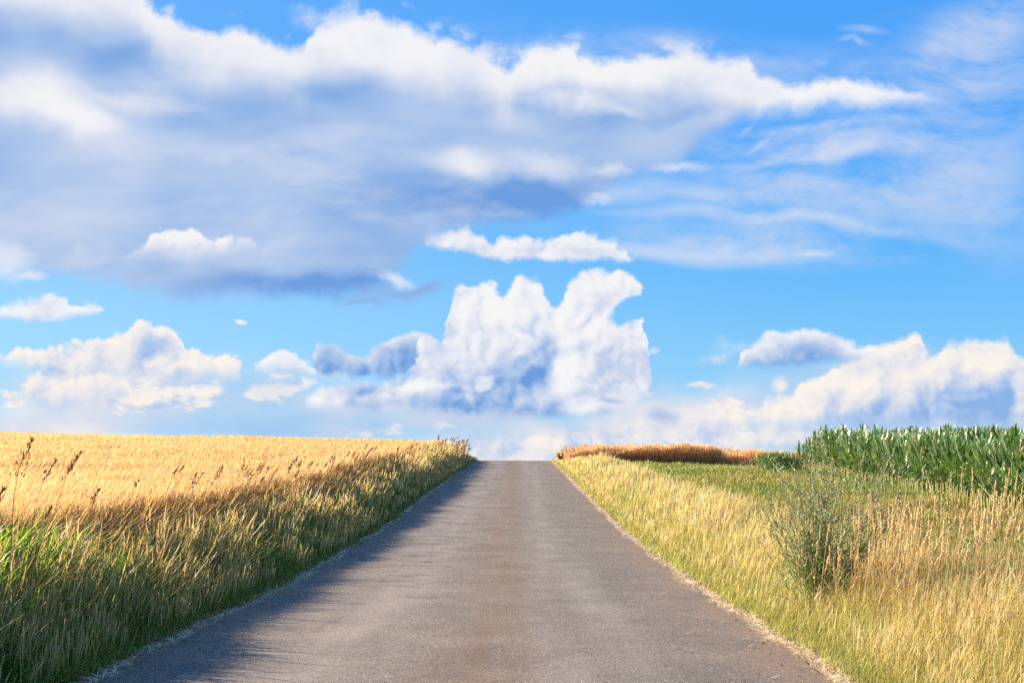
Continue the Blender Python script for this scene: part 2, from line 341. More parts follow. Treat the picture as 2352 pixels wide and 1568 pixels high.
# ---------------------------------------------------------------- relief
KN = np.array([(-400, .5), (-60, .3), (-10, .02), (0, 0), (5.9, 0), (6.9, -.015), (8.16, -.045), (9.3, -.07), (10.7, -.088), (12.2, -.096), (13.95, -.10),
               (17.1, -.075), (20.1, -.02), (25.8, .14), (29.8, .264), (36.1, .455), (42, .64), (47.7, .80), (52, .915), (55, .98), (57.5, 1.012), (60, 1.0), (63, .955),
               (68, .82), (75, .5), (90, -.4), (120, -2.8), (200, -9), (400, -20), (3000, -30), (9000, -30)])
_y = np.concatenate([np.arange(-400, 400, .5), np.arange(400, 9000, 100)])
_z = np.interp(_y, KN[:, 0], KN[:, 1])
for _ in range(3):
    k = np.ones(5)/5; zz = np.convolve(np.pad(_z, 2, 'edge'), k, 'valid'); m_ = (_y < 395); _z = np.where(m_, zz, _z)
def zr(y): return np.interp(y, _y, _z)
def cx(y): return -.30+.0057*np.clip(y, -20, 120)
HW = 2.25
def height(x, y):
    x = np.asarray(x, float); y = np.asarray(y, float); s = x-cx(y); a = np.abs(s)
    z = zr(y) - .03*(1-smooth(a, HW-.15, HW+.05))
    left = smooth(-s, 2.3, 4.3)*.17 + .017*np.clip(-s-4, 0, 60) + .10*smooth(-s, 2.3, 3.2)*smooth(y, 15, 40)
    right = .08*smooth(s, 2.5, 5) - .17*smooth(s, 3.6, 6.5)*smooth(y, 36, 50) - .032*np.clip(s-9, 0, 30)*smooth(y, 38, 50)
    z = z + np.where(s < 0, left, right)
    und = (vnoise(x, y, 1.1, 3)-.5)*.06 + (vnoise(x, y, 4.0, 4)-.5)*.12
    return z + und*smooth(a, 2.4, 3.6)
def put(x, y, dz=0.0): return (float(x), float(y), float(height(x, y))+dz)

# ---------------------------------------------------------------- materials
def new_mat(name):
    m = bpy.data.materials.new(name); m.use_nodes = True
    nt_ = m.node_tree
    for n in list(nt_.nodes): nt_.nodes.remove(n)
    return m, G(nt_)
def leaf_mat(name, trans=.45, gloss=.06, rough=.4, color=None, var=.25, warm=(1, 1, 1), k0=.82):
    m, h = new_mat(name); n_ = h.nt
    if color is None:
        at = n_.nodes.new('ShaderNodeAttribute'); at.attribute_name = 'tint'; c = at.outputs[0]
    else: c = (*color, 1)
    ge = n_.nodes.new('ShaderNodeNewGeometry')
    nz = h.noise(ge.outputs['Position'], 9.0, 2, .6)
    k = h.ss(nz, .2, .8, (1-var)*k0, (1+var)*k0)
    cc = h.mix(1.0, c, h.xyz(k, k, k), 'MULTIPLY')
    d = n_.nodes.new('ShaderNodeBsdfDiffuse'); t = n_.nodes.new('ShaderNodeBsdfTranslucent')
    h.put(d.inputs[0], cc); h.put(t.inputs[0], h.mix(1.0, cc, (*warm, 1), 'MULTIPLY'))
    mx = n_.nodes.new('ShaderNodeMixShader'); mx.inputs[0].default_value = trans
    n_.links.new(d.outputs[0], mx.inputs[1]); n_.links.new(t.outputs[0], mx.inputs[2])
    gl = n_.nodes.new('ShaderNodeBsdfGlossy'); gl.inputs['Roughness'].default_value = rough; gl.inputs[0].default_value = (1, 1, 1, 1)
    fr = n_.nodes.new('ShaderNodeLayerWeight'); fr.inputs[0].default_value = .35
    f = h.mad(fr.outputs[1], gloss*2.5, gloss*.4)
    m2 = n_.nodes.new('ShaderNodeMixShader'); n_.links.new(f, m2.inputs[0])
    n_.links.new(mx.outputs[0], m2.inputs[1]); n_.links.new(gl.outputs[0], m2.inputs[2])
    o = n_.nodes.new('ShaderNodeOutputMaterial'); n_.links.new(m2.outputs[0], o.inputs[0])
    return m
M_GRASS = leaf_mat('grass blades', .55, .03, .45, warm=(1.05, 1.0, .8))
M_BARLEY = leaf_mat('ripe barley', .6, .02, .5, warm=(1.05, 1.0, .85), k0=.78)
M_STRAW = leaf_mat('straw', .35, .06, .4, k0=1.0)
M_CORN = leaf_mat('maize leaf', .32, .10, .55, var=.3, warm=(1.2, 1.4, .4), k0=.9)
M_SEED = leaf_mat('dry seed heads', .06, .02, .6, k0=1.0)
M_STALK = leaf_mat('maize stalk', .1, .06, .4)
M_RAPE = leaf_mat('ripe rapeseed', .55, .04, .5, k0=1.0, warm=(1.05, 1, .9))
M_WEED = leaf_mat('grey green weed', .35, .06, .45)

def road_mat():
    m, h = new_mat('worn asphalt'); n_ = h.nt
    ge = n_.nodes.new('ShaderNodeNewGeometry'); P_ = ge.outputs['Position']; xyz = h.sep(P_)
    s = h.sub(xyz[0], h.mad(xyz[1], .0057, -.30))
    n1 = h.noise(P_, 70, 3, .7); n2 = h.noise(P_, 260, 2, .6); n3 = h.noise(P_, 1.3, 4, .6)
    stretch = h.noise(h.vm('MULTIPLY', P_, (2.6, .16, 1)), 1.0, 4, .6)
    base = h.ramp(n1, [(0.24, (.075, .064, .055)), (.42, (.182, .157, .132)), (.55, (.236, .203, .169)), (.74, (.33, .285, .24))])
    vo = n_.nodes.new('ShaderNodeTexVoronoi'); vo.inputs['Scale'].default_value = 85; n_.links.new(P_, vo.inputs['Vector'])
    rnd = h.sep(vo.outputs['Color'])[0]
    base = h.mix(h.mul(h.ss(rnd, .93, .97), .7), base, (.50, .46, .42, 1))
    base = h.mix(h.mul(h.ss(rnd, .10, .03), .75), base, (.03, .03, .032, 1))
    # polished wheel tracks and the duller strip between them
    tr = h.add(h.ss(h.m('ABSOLUTE', h.add(s, .95)), .55, .1), h.ss(h.m('ABSOLUTE', h.sub(s, .85)), .6, .1))
    base = h.mix(h.mul(h.mul(tr, h.ss(stretch, .3, .65)), .45), base, (.32, .29, .262, 1))
    mid = h.mul(h.ss(h.m('ABSOLUTE', h.sub(s, .06)), .50, .05), h.ss(stretch, .3, .55))
    base = h.mix(h.mul(mid, .6), base, (.205, .138, .090, 1))
    k = h.mad(h.ss(n3, .25, .75), .34, .83); base = h.mix(1.0, base, h.xyz(k, k, k), 'MULTIPLY')
    edge = h.mul(h.ss(h.m('ABSOLUTE', s), 1.35, 2.3), h.ss(h.add(n3, h.mul(n1, .3)), .45, .85))
    base = h.mix(h.mul(edge, .7), base, (.30, .20, .12, 1))
    patch = h.mul(h.ss(h.noise(P_, 2.2, 3, .7), .60, .72), .35)
    base = h.mix(h.mul(patch, h.ss(stretch, .45, .6)), base, (.30, .21, .13, 1))
    b = n_.nodes.new('ShaderNodeBsdfPrincipled'); h.put(b.inputs['Base Color'], base)
    b.inputs['Roughness'].default_value = .82; b.inputs['Specular IOR Level'].default_value = .35
    bp = n_.nodes.new('ShaderNodeBump'); bp.inputs['Strength'].default_value = .7; bp.inputs['Distance'].default_value = .006
    h.put(bp.inputs['Height'], h.add(n1, h.mul(n2, .35))); n_.links.new(bp.outputs[0], b.inputs['Normal'])
    o = n_.nodes.new('ShaderNodeOutputMaterial'); n_.links.new(b.outputs[0], o.inputs[0]); return m
def soil_mat():
    m, h = new_mat('verge and field soil'); n_ = h.nt
    ge = n_.nodes.new('ShaderNodeNewGeometry'); P_ = ge.outputs['Position']; xyz = h.sep(P_)
    s = h.sub(xyz[0], h.mad(xyz[1], .0057, -.30))
    n1 = h.noise(P_, 14, 4, .65); n2 = h.noise(P_, 1.6, 3, .6)
    dry = h.ramp(n1, [(.3, (.10, .065, .035)), (.5, (.24, .16, .085)), (.7, (.42, .30, .16))])
    grn = h.ramp(n1, [(.3, (.05, .06, .015)), (.5, (.12, .13, .035)), (.7, (.28, .24, .09))])
    c = h.mix(h.ss(n2, .35, .6), dry, grn)
    crop = h.ramp(n1, [(.3, (.30, .19, .08)), (.6, (.50, .34, .15))])
    c = h.mix(h.ss(s, -3.9, -4.6), c, crop)
    c = h.mix(h.ss(h.m('ABSOLUTE', s), 2.75, 2.4), c, h.ramp(n1, [(.3, (.16, .09, .05)), (.65, (.40, .25, .14))]))
    b = n_.nodes.new('ShaderNodeBsdfPrincipled'); h.put(b.inputs['Base Color'], c); b.inputs['Roughness'].default_value = .95
    bp = n_.nodes.new('ShaderNodeBump'); bp.inputs['Strength'].default_value = .8; bp.inputs['Distance'].default_value = .03
    h.put(bp.inputs['Height'], n1); n_.links.new(bp.outputs[0], b.inputs['Normal'])
    o = n_.nodes.new('ShaderNodeOutputMaterial'); n_.links.new(b.outputs[0], o.inputs[0]); return m

# ---------------------------------------------------------------- ground and road sheets
def grid(name, xs, ys, zf, mat, xf=None):
    X, Y = np.meshgrid(xs, ys); X = X if xf is None else xf(X, Y)
    V_ = np.stack([X, Y, zf(X, Y)], -1).reshape(-1, 3); nx, ny = len(xs), len(ys)
    i = (np.arange(ny-1)[:, None]*nx+np.arange(nx-1)[None]).ravel()
    return mesh_np(name, V_, np.stack([i, i+1, i+nx+1, i+nx], 1), mat=mat, smooth_=True)
xs = np.concatenate([-np.geomspace(4000, 46, 16), np.arange(-44, -7, 1.0), np.arange(-7, 9, .2), np.arange(9, 44, 1.0), np.geomspace(46, 4000, 16)])
ys = np.concatenate([[-400, -200, -100, -50, -25, -12], np.arange(-8, 30, .3), np.arange(30, 80, .8), np.arange(82, 130, 3), np.geomspace(135, 6000, 20)])
tag(grid('ground', xs, ys, height, soil_mat()), kind='structure')
def road_x(X, Y):
    e = np.abs(X)/HW
    return X*(1+e**6*((vnoise(Y, X*0+np.sign(X)*5, .35, 8)-.5)*.05+(vnoise(Y, X*0+np.sign(X)*9, 1.6, 9)-.5)*.06)) + cx(Y)
def road_z(X, Y):
    s = X-cx(Y); return zr(Y)+.035*(1-(s/HW)**2)+.004
tag(grid('road', np.concatenate([[-HW], np.linspace(-2.1, 2.1, 21), [HW]]), np.concatenate([np.arange(-12, 30, .12), np.arange(30, 130, .5)]), road_z, road_mat(), road_x), kind='structure')

# ---------------------------------------------------------------- ribbons: every blade, stem, awn and leaf
def ribbons(P, H, W, az, lean, bend, face, c0, c1, prof=(1, .85, .55, .08), zscale=None):
    """N curved blades. prof = width factors along the blade; returns verts, quads, colours"""
    N = len(P); k = len(prof); t = np.linspace(0, 1, k)[None, :]
    f = lambda a: np.broadcast_to(np.asarray(a, float), (N,))[:, None]
    H, W, az, lean, bend, face = map(f, (H, W, az, lean, bend, face))
    off = H*(lean*t+bend*t*t)
    norm = np.sqrt(1+(lean+bend)**2*.5)
    z = H*t*(1-.35*np.abs(bend)*t)/np.maximum(norm, 1)
    off = off/np.maximum(norm, 1)
    x = P[:, 0:1]+off*np.cos(az); y = P[:, 1:2]+off*np.sin(az); z = P[:, 2:3]+z
    w = W*np.asarray(prof)[None, :]*.5
    sx, sy = np.cos(face), np.sin(face)
    A = np.stack([x-w*sx, y-w*sy, z], -1); B = np.stack([x+w*sx, y+w*sy, z], -1)
    V_ = np.stack([A, B], 2).reshape(N, 2*k, 3)
    i0 = (np.arange(N)*2*k)[:, None]+(np.arange(k-1)*2)[None]
    Q = np.stack([i0, i0+1, i0+3, i0+2], -1).reshape(-1, 4)
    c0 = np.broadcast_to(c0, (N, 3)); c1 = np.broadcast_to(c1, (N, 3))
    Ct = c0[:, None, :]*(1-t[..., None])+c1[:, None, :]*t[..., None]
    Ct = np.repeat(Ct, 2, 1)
    tip = np.stack([x[:, -1], y[:, -1], z[:, -1]], -1)
    return V_.reshape(-1, 3), Q, Ct.reshape(-1, 3), tip
class Acc:
    def __init__(s): s.v = []; s.q = []; s.c = []; s.n = 0
    def add(s, v, q, c, *_):
        s.v.append(v); s.q.append(q+s.n); s.c.append(c); s.n += len(v)
    def build(s, name, mat, parent=None, smooth_=False, loc=None):
        v = np.concatenate(s.v)
        if loc is not None: v = v-np.array(loc)
        return mesh_np(name, v, np.concatenate(s.q), col=np.concatenate(s.c), mat=mat, parent=parent, smooth_=smooth_, loc=loc)
def pick(n, cols, w, jit=.12):
    cols = np.array(cols, float); w = np.array(w, float); i = R.choice(len(cols), n, p=w/w.sum())
    return cols[i]*(1+R.normal(0, jit, (n, 1)))
def pickw(cols, wts, jit=.12):
    """per point weights: wts (n, k)"""
    cols = np.array(cols, float); w = np.clip(wts, 0, None); w = w/w.sum(1, keepdims=True)
    u = R.random(len(w)); i = (np.cumsum(w, 1) < u[:, None]).sum(1).clip(0, len(cols)-1)
    return np.clip(cols[i]*(1+R.normal(0, jit, (len(w), 1))), .005, .95)
def scatter(n, s0, s1, y0, y1, p=1.5, yref=6.0):
    """points in road coordinates; density falls with distance as y**-p; s0/s1 numbers or functions of y"""
    ylo, yhi = y0, y1
    u = R.random(n*3); yy_ = np.linspace(ylo, yhi, 800)
    f0 = s0 if callable(s0) else (lambda y: np.full_like(y, s0)); f1 = s1 if callable(s1) else (lambda y: np.full_like(y, s1))
    d = np.maximum(f1(yy_)-f0(yy_), 0)*np.minimum(1, (yref/yy_)**p); cdf = np.cumsum(d); cdf /= cdf[-1]
    y = np.interp(u[:n], cdf, yy_); s = f0(y)+(f1(y)-f0(y))*R.random(n); x = s+cx(y)
    return x, y, s
def pts(x, y, dz=0.0): return np.stack([x, y, height(x, y)+dz], 1)
PX = 1/996.0                                   # metres per picture element per metre of distance
GOLD = (.74, .50, .20); TAN = (.56, .38, .17); PALE = (.80, .62, .34); BROWN = (.36, .20, .08); RUST = (.50, .24, .08)
OLIVE = (.22, .23, .06); GREEN = (.09, .20, .03); LIME = (.26, .42, .05); YG = (.46, .44, .09); DARKG = (.04, .10, .03)
def field_w(y, real, px=.75): return np.maximum(real, px*PX*y)
WIND = 0.15                                    # everything leans a little to the right and away
# ---------------------------------------------------------------- barley field
def barley():
    A = Acc()
    left = lambda y: -(np.clip(y*.56, 5, 60)+2.0)
    edge = lambda y: np.full_like(y, -3.95)
    # stalks and ears
    n = 95000; x, y, s = scatter(n, left, edge, 5.0, 66, 1.25, 7.0)
    e = (vnoise(x, y, .5, 21)-.5)*.5; k = (s+e) < -3.95; x, y, s = x[k], y[k], s[k]; n = len(x)
    h = (.80+.04*(vnoise(x, y, 3.5, 22)-.5)*2+.04*(vnoise(x, y, .9, 23)-.5)*2)*(1+R.normal(0, .05, n))
    az = WIND+R.normal(0, .7, n); gusts = .18+.5*vnoise(x, y, 2.6, 24)
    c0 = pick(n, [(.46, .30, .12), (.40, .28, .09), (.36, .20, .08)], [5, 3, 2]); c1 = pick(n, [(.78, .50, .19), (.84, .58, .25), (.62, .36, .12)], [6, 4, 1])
    near = y < 20
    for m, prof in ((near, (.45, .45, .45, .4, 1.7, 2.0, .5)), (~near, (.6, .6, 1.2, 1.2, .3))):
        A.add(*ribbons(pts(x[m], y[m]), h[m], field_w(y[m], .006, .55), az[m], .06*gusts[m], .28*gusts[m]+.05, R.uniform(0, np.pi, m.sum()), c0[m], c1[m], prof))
    # awns: the pale silky brushes that make the surface of the field
    n = 420000; x, y, s = scatter(n, left, edge, 5.0, 72, 1.2, 7.0)
    k = (s+(vnoise(x, y, .5, 21)-.5)*.5) < -4.0; x, y, s = x[k], y[k], s[k]; n = len(x)
    hb = .70+.04*(vnoise(x, y, 3.5, 22)-.5)*2+.04*(vnoise(x, y, .9, 23)-.5)*2
    P_ = pts(x, y, 0); P_[:, 2] += hb*R.uniform(.86, 1.08, n)
    g_ = vnoise(x, y, 2.6, 24)
    L = R.uniform(.12, .22, n)*np.where(y > 20, 1.2, 1)
    tone = vnoise(x, y, 2.2, 26)[:, None]*.10+.95
    c = pick(n, [(.86, .60, .29), (.83, .54, .22), (.90, .70, .41), (.66, .40, .16)], [6, 5, 3, .6], .06)*tone
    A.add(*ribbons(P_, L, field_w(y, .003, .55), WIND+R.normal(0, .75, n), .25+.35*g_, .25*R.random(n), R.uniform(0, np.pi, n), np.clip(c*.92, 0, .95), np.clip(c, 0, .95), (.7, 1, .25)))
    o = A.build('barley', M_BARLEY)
    tag(o, 'ripe golden barley crop filling the field left of the road', 'barley', kind='stuff')
barley()
def barley_edge():
    """the thick brown fringe of leaning stalks where the crop ends at the verge"""
    A = Acc(); n = 7000
    x, y, s = scatter(n, -4.35, -3.85, 5.0, 50, 1.2, 9.0)
    h = R.uniform(.6, .92, n); c0 = pick(n, [TAN, BROWN, (.56, .36, .16)], [3, 1.2, 3]); c1 = pick(n, [(.80, .54, .25), (.66, .46, .22), RUST, (.40, .42, .12)], [4, 3, .6, .8])
    A.add(*ribbons(pts(x, y), h, field_w(y, .007, .6), WIND*1+R.normal(0, .8, n), R.uniform(.05, .45, n), R.uniform(.1, .8, n), R.uniform(0, np.pi, n), c0, c1, (.6, .6, .55, .5, 1.8, 1.9, .3)))
    tag(A.build('barley_fringe', M_BARLEY), 'fringe of leaning brown barley stalks at the rim of the golden field', 'barley', kind='stuff')
barley_edge()

# ---------------------------------------------------------------- left verge
def left_verge():
    A = Acc()
    # undergrowth
    n = 70000; x, y, s = scatter(n, -4.15, lambda y: -2.36+.16*smooth(y, 30, 45)+.17*vnoise(y, y*0, .8, 37)**2, 4.4, 64, 1.25, 6.0)
    d = -s-2.3                                                     # distance from the asphalt
    gp = smooth(vnoise(x, y, 1.3, 31), .35, .62); gp = np.maximum(gp, smooth(y, 12.5, 14.5)*(1-smooth(y, 19, 22))*smooth(d, .5, .9)); gp = np.maximum(gp, (1-smooth(y, 6.5, 9))*smooth(d, .5, .9)*.9)
    h = (.10+.26*smooth(d, 0, .9)-.06*smooth(d, 1.1, 1.7)*(1-smooth(y, 14, 26)))*(1+R.normal(0, .22, n)).clip(.4, 1.7)*(.8+.5*vnoise(x, y, 1.0, 32))
    far = smooth(y, 22, 45)
    gp = gp*(.25+.75*smooth(d, .15, .6)); w = np.stack([gp*4.6*(1-.6*far)+.5, (1-gp)*2.0+.6, (1-gp)*.8+far*1.5+.4*(1-smooth(d, 0, .5)), .2+far, .9*gp+.15], 1)
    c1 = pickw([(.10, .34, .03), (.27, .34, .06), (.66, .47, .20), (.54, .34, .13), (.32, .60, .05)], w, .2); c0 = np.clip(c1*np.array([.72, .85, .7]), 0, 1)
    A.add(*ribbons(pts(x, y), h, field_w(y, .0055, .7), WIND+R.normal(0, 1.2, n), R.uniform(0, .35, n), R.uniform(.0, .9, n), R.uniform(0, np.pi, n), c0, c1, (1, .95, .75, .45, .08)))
    # seeding stems, straw and gold, combed to the right by the wind
    n = 20000; x, y, s = scatter(n, -4.05, lambda y: -2.36+.14*smooth(y, 30, 45), 4.4, 62, 1.15, 6.0); d = -s-2.3
    cl_ = vnoise(x, y, .45, 33); k = (cl_ > .48-.12*smooth(y, 12, 30)) | (R.random(n) < .10); x, y, s, d, cl_ = x[k], y[k], s[k], d[k], cl_[k]; n = len(x)
    h = (.22+.34*smooth(d, 0, 1.0)-.14*smooth(d, 1.1, 1.7)*(1-smooth(y, 14, 26))+.16*smooth(y, 20, 40)*smooth(d, .5, 1))*(1+R.normal(0, .16, n)).clip(.5, 1.6)*(.75+.5*cl_)
    lean = R.uniform(.0, .2, n)+.5*smooth(vnoise(x, y, .8, 34), .4, .75)*smooth(d, .2, .9)*R.random(n); bend = R.uniform(-.05, .25, n)
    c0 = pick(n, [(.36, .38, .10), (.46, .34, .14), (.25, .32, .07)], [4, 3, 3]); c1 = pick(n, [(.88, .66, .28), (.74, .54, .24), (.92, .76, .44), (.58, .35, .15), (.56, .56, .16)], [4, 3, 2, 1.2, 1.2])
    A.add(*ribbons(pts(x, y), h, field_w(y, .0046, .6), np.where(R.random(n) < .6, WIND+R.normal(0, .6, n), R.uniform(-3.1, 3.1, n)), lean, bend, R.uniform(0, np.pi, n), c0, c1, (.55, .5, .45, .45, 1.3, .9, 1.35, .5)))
    # flattened swathes of pale leaves near the camera
    n = 3000; x, y, s = scatter(n, -4.1, -2.75, 4.5, 12.5, .6, 6.0)
    P_ = pts(x, y); P_[:, 2] += R.uniform(.05, .38, n)*smooth(-s, 2.6, 3.6)
    c1 = pick(n, [TAN, PALE, (.40, .36, .12), (.30, .38, .08)], [4, 2, 3, 2])
    A.add(*ribbons(P_, R.uniform(.25, .6, n), .006, WIND+R.normal(0, .5, n), R.uniform(.8, 2.2, n), R.uniform(-.6, .6, n), np.pi/2+R.normal(0, .5, n), c1*.8, c1, (.6, 1, .9, .6, .1)))
    tag(A.build('left_verge_grass', M_GRASS), 'tangled wild grass on the shaded bank along the left edge of the road', 'grass', kind='stuff')
left_verge()
def couch_leaves():
    """broad bright green blades catching the sun: a drift near the lens and tufts further up the bank"""
    A = Acc()
    for n, y0, y1, s0, s1, k, w0, w1 in ((2200, 4.8, 8.2, -4.1, -2.9, 0, .010, .018), (5200, 4.8, 30, -4.1, -2.6, 1, .007, .011)):
        x, y, s = scatter(n, s0, s1, y0, y1, .6)
        if k: m = vnoise(x, y, 1.1, 36) > .58; x, y, s = x[m], y[m], s[m]; n = len(x)
        P_ = pts(x, y); P_[:, 2] += R.uniform(.05+.17*(1-k), .44+.12*(1-k), n)*smooth(-s, 2.5, 3.4)
        c = pick(n, [(.30, .58, .05), (.20, .48, .04), (.46, .62, .10)], [3, 3, 1])
        A.add(*ribbons(P_, R.uniform(.18, .42, n), field_w(y, R.uniform(w0, w1, n), .9), WIND+R.normal(.2, 1.2, n), R.uniform(.2, 1.3, n), R.uniform(-.3, 1.2, n), R.uniform(0, np.pi, n), c*.8, c, (.5, 1, 1, .8, .5, .06)))
    tag(A.build('broad_grass', M_GRASS), 'broad bright green grass blades among the straw on the left bank', 'grass', kind='stuff')
couch_leaves()

# ---------------------------------------------------------------- right verge and meadow
def right_verge():
    A = Acc()
    n = 120000; outer = lambda y: 4.35+np.clip((y-20)*.04, 0, .8)-1.6*smooth(y, 42, 52)
    x, y, s = scatter(n, lambda y: 2.36-.12*smooth(y, 30, 45)-.17*vnoise(y, y*0, .8, 38)**2, outer, 4.4, 62, 1.3, 6.0); d = s-2.3
    gr = vnoise(x, y, .9, 41)
    h = (.10+.28*smooth(d, 0, .8)+.06*smooth(d, .8, 1.6)-.20*smooth(d, 1.9, 2.8))*(1-.35*smooth(y, 40, 54))*(1+R.normal(0, .22, n)).clip(.4, 1.7)*(.8+.4*vnoise(x, y, .7, 42))
    fr = smooth(d, .25, 1.0)
    w = np.stack([2.6-1.2*fr+gr*.7, .7+fr*1.3, .4+fr*1.2*gr, .40*(1-fr)+.1, .6+.5*gr, .25*np.ones(n)], 1)
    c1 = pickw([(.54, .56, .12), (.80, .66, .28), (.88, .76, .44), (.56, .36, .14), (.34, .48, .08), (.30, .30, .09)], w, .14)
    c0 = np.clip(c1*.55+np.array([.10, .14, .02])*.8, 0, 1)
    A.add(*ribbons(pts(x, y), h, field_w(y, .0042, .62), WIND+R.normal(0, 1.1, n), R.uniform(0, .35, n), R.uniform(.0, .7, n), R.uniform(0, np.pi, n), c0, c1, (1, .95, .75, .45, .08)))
    n = 34000; x, y, s = scatter(n, lambda y: np.full_like(y, 2.45), lambda y: outer(y)-.2, 4.4, 62, 1.2, 6.0); d = s-2.3
    cl_ = vnoise(x, y, .7, 43); k = (cl_ > .5) | (R.random(n) < .3); x, y, s, d, cl_ = x[k], y[k], s[k], d[k], cl_[k]; n = len(x)
    h = (.20+.38*smooth(d, 0, 1.2)-.20*smooth(d, 1.5, 2.2)*smooth(y, 8, 14))*(1-.4*smooth(y, 38, 52))*(1+R.normal(0, .16, n)).clip(.5, 1.6)*(.75+.5*cl_)
    c0 = pick(n, [(.46, .40, .12), (.52, .38, .15)], [1, 1]); c1 = pick(n, [(.86, .70, .32), (.90, .77, .44), (.66, .47, .20), (.66, .64, .20)], [5, 4, 1.2, 2])
    A.add(*ribbons(pts(x, y), h, field_w(y, .0032, .46), WIND+R.normal(0, .9, n), R.uniform(.0, .3, n), R.uniform(.0, .4, n), R.uniform(0, np.pi, n), c0, c1, (.6, .55, .5, .5, 1.15, .95, 1.05, .4)))
    tag(A.build('right_verge_grass', M_GRASS), 'dry yellow and green grass standing on the sunny bank right of the road', 'grass', kind='stuff')
right_verge()
def meadow():
    A = Acc(); n = 95000
    x, y, s = scatter(n, lambda y: np.full_like(y, 4.1), lambda y: np.where(y < 17, np.clip(y*.56+1, 5, 14), np.where(y < 42, 10.6+.09*(y-16), 22)), 5.5, 57, 1.35, 9.0)
    gr = smooth(vnoise(x, y, 2.2, 51), .3, .6); far = smooth(y, 40, 50)
    h = (.09+.12*vnoise(x, y, .8, 52)+.07*R.random(n))*(1+.5*far)
    w = np.stack([.5+gr*2.0*(1-.5*far), 1.1+gr*.3, 1.0-gr*.6+far*.6, .35*(1-gr)+.1, .6*np.ones(n)], 1)
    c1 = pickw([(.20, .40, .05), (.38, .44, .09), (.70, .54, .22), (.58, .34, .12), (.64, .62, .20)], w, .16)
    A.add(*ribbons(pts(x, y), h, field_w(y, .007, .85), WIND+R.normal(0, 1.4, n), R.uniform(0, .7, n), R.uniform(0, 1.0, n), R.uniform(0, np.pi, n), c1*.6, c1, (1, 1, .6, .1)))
    n = 5200; x, y, s = scatter(n, 4.4, 10.0, 14, 56, .6, 20)          # low leafy plants
    k = vnoise(x, y, 1.6, 53) > .62; x, y = x[k], y[k]; n = len(x)
    c1 = pick(n, [(.12, .28, .03), (.20, .34, .06)], [1, 1]); P_ = pts(x, y); P_[:, 2] += R.uniform(.03, .16, n)
    A.add(*ribbons(P_, R.uniform(.05, .12, n), .05, R.uniform(0, 6.3, n), R.uniform(.2, 1.5, n), .3, R.uniform(0, 3.1, n), c1*.8, c1, (.3, 1, .8, .1)))
    tag(A.build('meadow_grass', M_GRASS), 'short green and tan mown grass between the sunny bank and the maize', 'grass', kind='stuff')
meadow()

# ---------------------------------------------------------------- straw blown against the asphalt
def litter():
    A = Acc()
    for side, n, a, b in ((1, 9000, 2.12, 2.36), (-1, 4200, 2.14, 2.36)):
        y = R.uniform(0, 1, n); y = 4.6*(60/4.6)**y; s = np.clip(R.normal((a+b)/2, .04, n), a-.06, b+.05)+(vnoise(y, y*0, .5, 61)-.5)*.10; s = s*side; x = s+cx(y)
        z = np.where(np.abs(s) < HW, road_z(x, y), height(x, y))+R.uniform(.003, .022, n)
        c = pick(n, [(.95, .80, .54), (.88, .64, .34), (.98, .92, .74)], [4, 3, 2])
        L = R.uniform(.06, .30, n)*np.where(R.random(n) < .15, 1.6, 1)
        A.add(*ribbons(np.stack([x, y, z], 1), L*.25, field_w(y, .006, .7), R.uniform(0, 6.3, n), 3.8, R.normal(0, .3, n), R.uniform(0, 3.1, n), c, c, (.8, 1, .9)))
    tag(A.build('straw_litter', M_STRAW), 'thin line of pale broken straw along both edges of the asphalt', 'straw', kind='stuff')
litter()
def at(px, py, z):
    """the point at height z seen at (px, py) of the 2352 wide picture"""
    d = F*(1.35-z)/(py-1045.0); return (px-1176)*d/F, d
def on_road(px, py):
    z = 0.0
    for _ in range(12):
        x, y = at(px, py, z); z = float(road_z(np.array(x), np.array(y)))
    return x, y, z
STRAWS = [(1440, 1232, .34, 12), (1462, 1250, .28, 8), (1516, 1365, .22, 3), (1572, 1457, .30, 5), (1700, 1470, .20, -14), (1716, 1486, .14, 10), (1655, 1430, .16, 2), (1770, 1558, .16, 4), (1505, 1290, .18, -6),
          (1080, 1233, .30, 4), (1060, 1188, .26, 3), (1250, 1400, .14, 2), (1130, 1475, .12, 0), (1370, 1330, .12, 10), (735, 1322, .16, -6), (632, 1381, .2, 10), (1395, 1175, .26, 6)]
for i, (px_, py_, L, a) in enumerate(STRAWS):
    x, y, z = on_road(px_, py_); A = Acc()
    c = np.array([[.90, .72, .46]]) if i % 3 else np.array([[.80, .52, .24]])
    A.add(*ribbons(np.array([[0, 0, .006]]), L*.28, .008, rad(a), 3.4, .12, rad(a)+1.57, c, c, (.7, 1, 1, .9, .6)))
    o = A.build('straw', M_STRAW); o.location = (x, y, z)
    lab = 'single pale straw lying on the asphalt near the right edge of the road' if px_ > 1480 else ('single pale straw lying in the shadow at the left edge of the asphalt' if px_ < 800 else 'single pale straw lying on the middle of the asphalt')
    tag(o, lab, 'straw', 'loose straws on the asphalt')

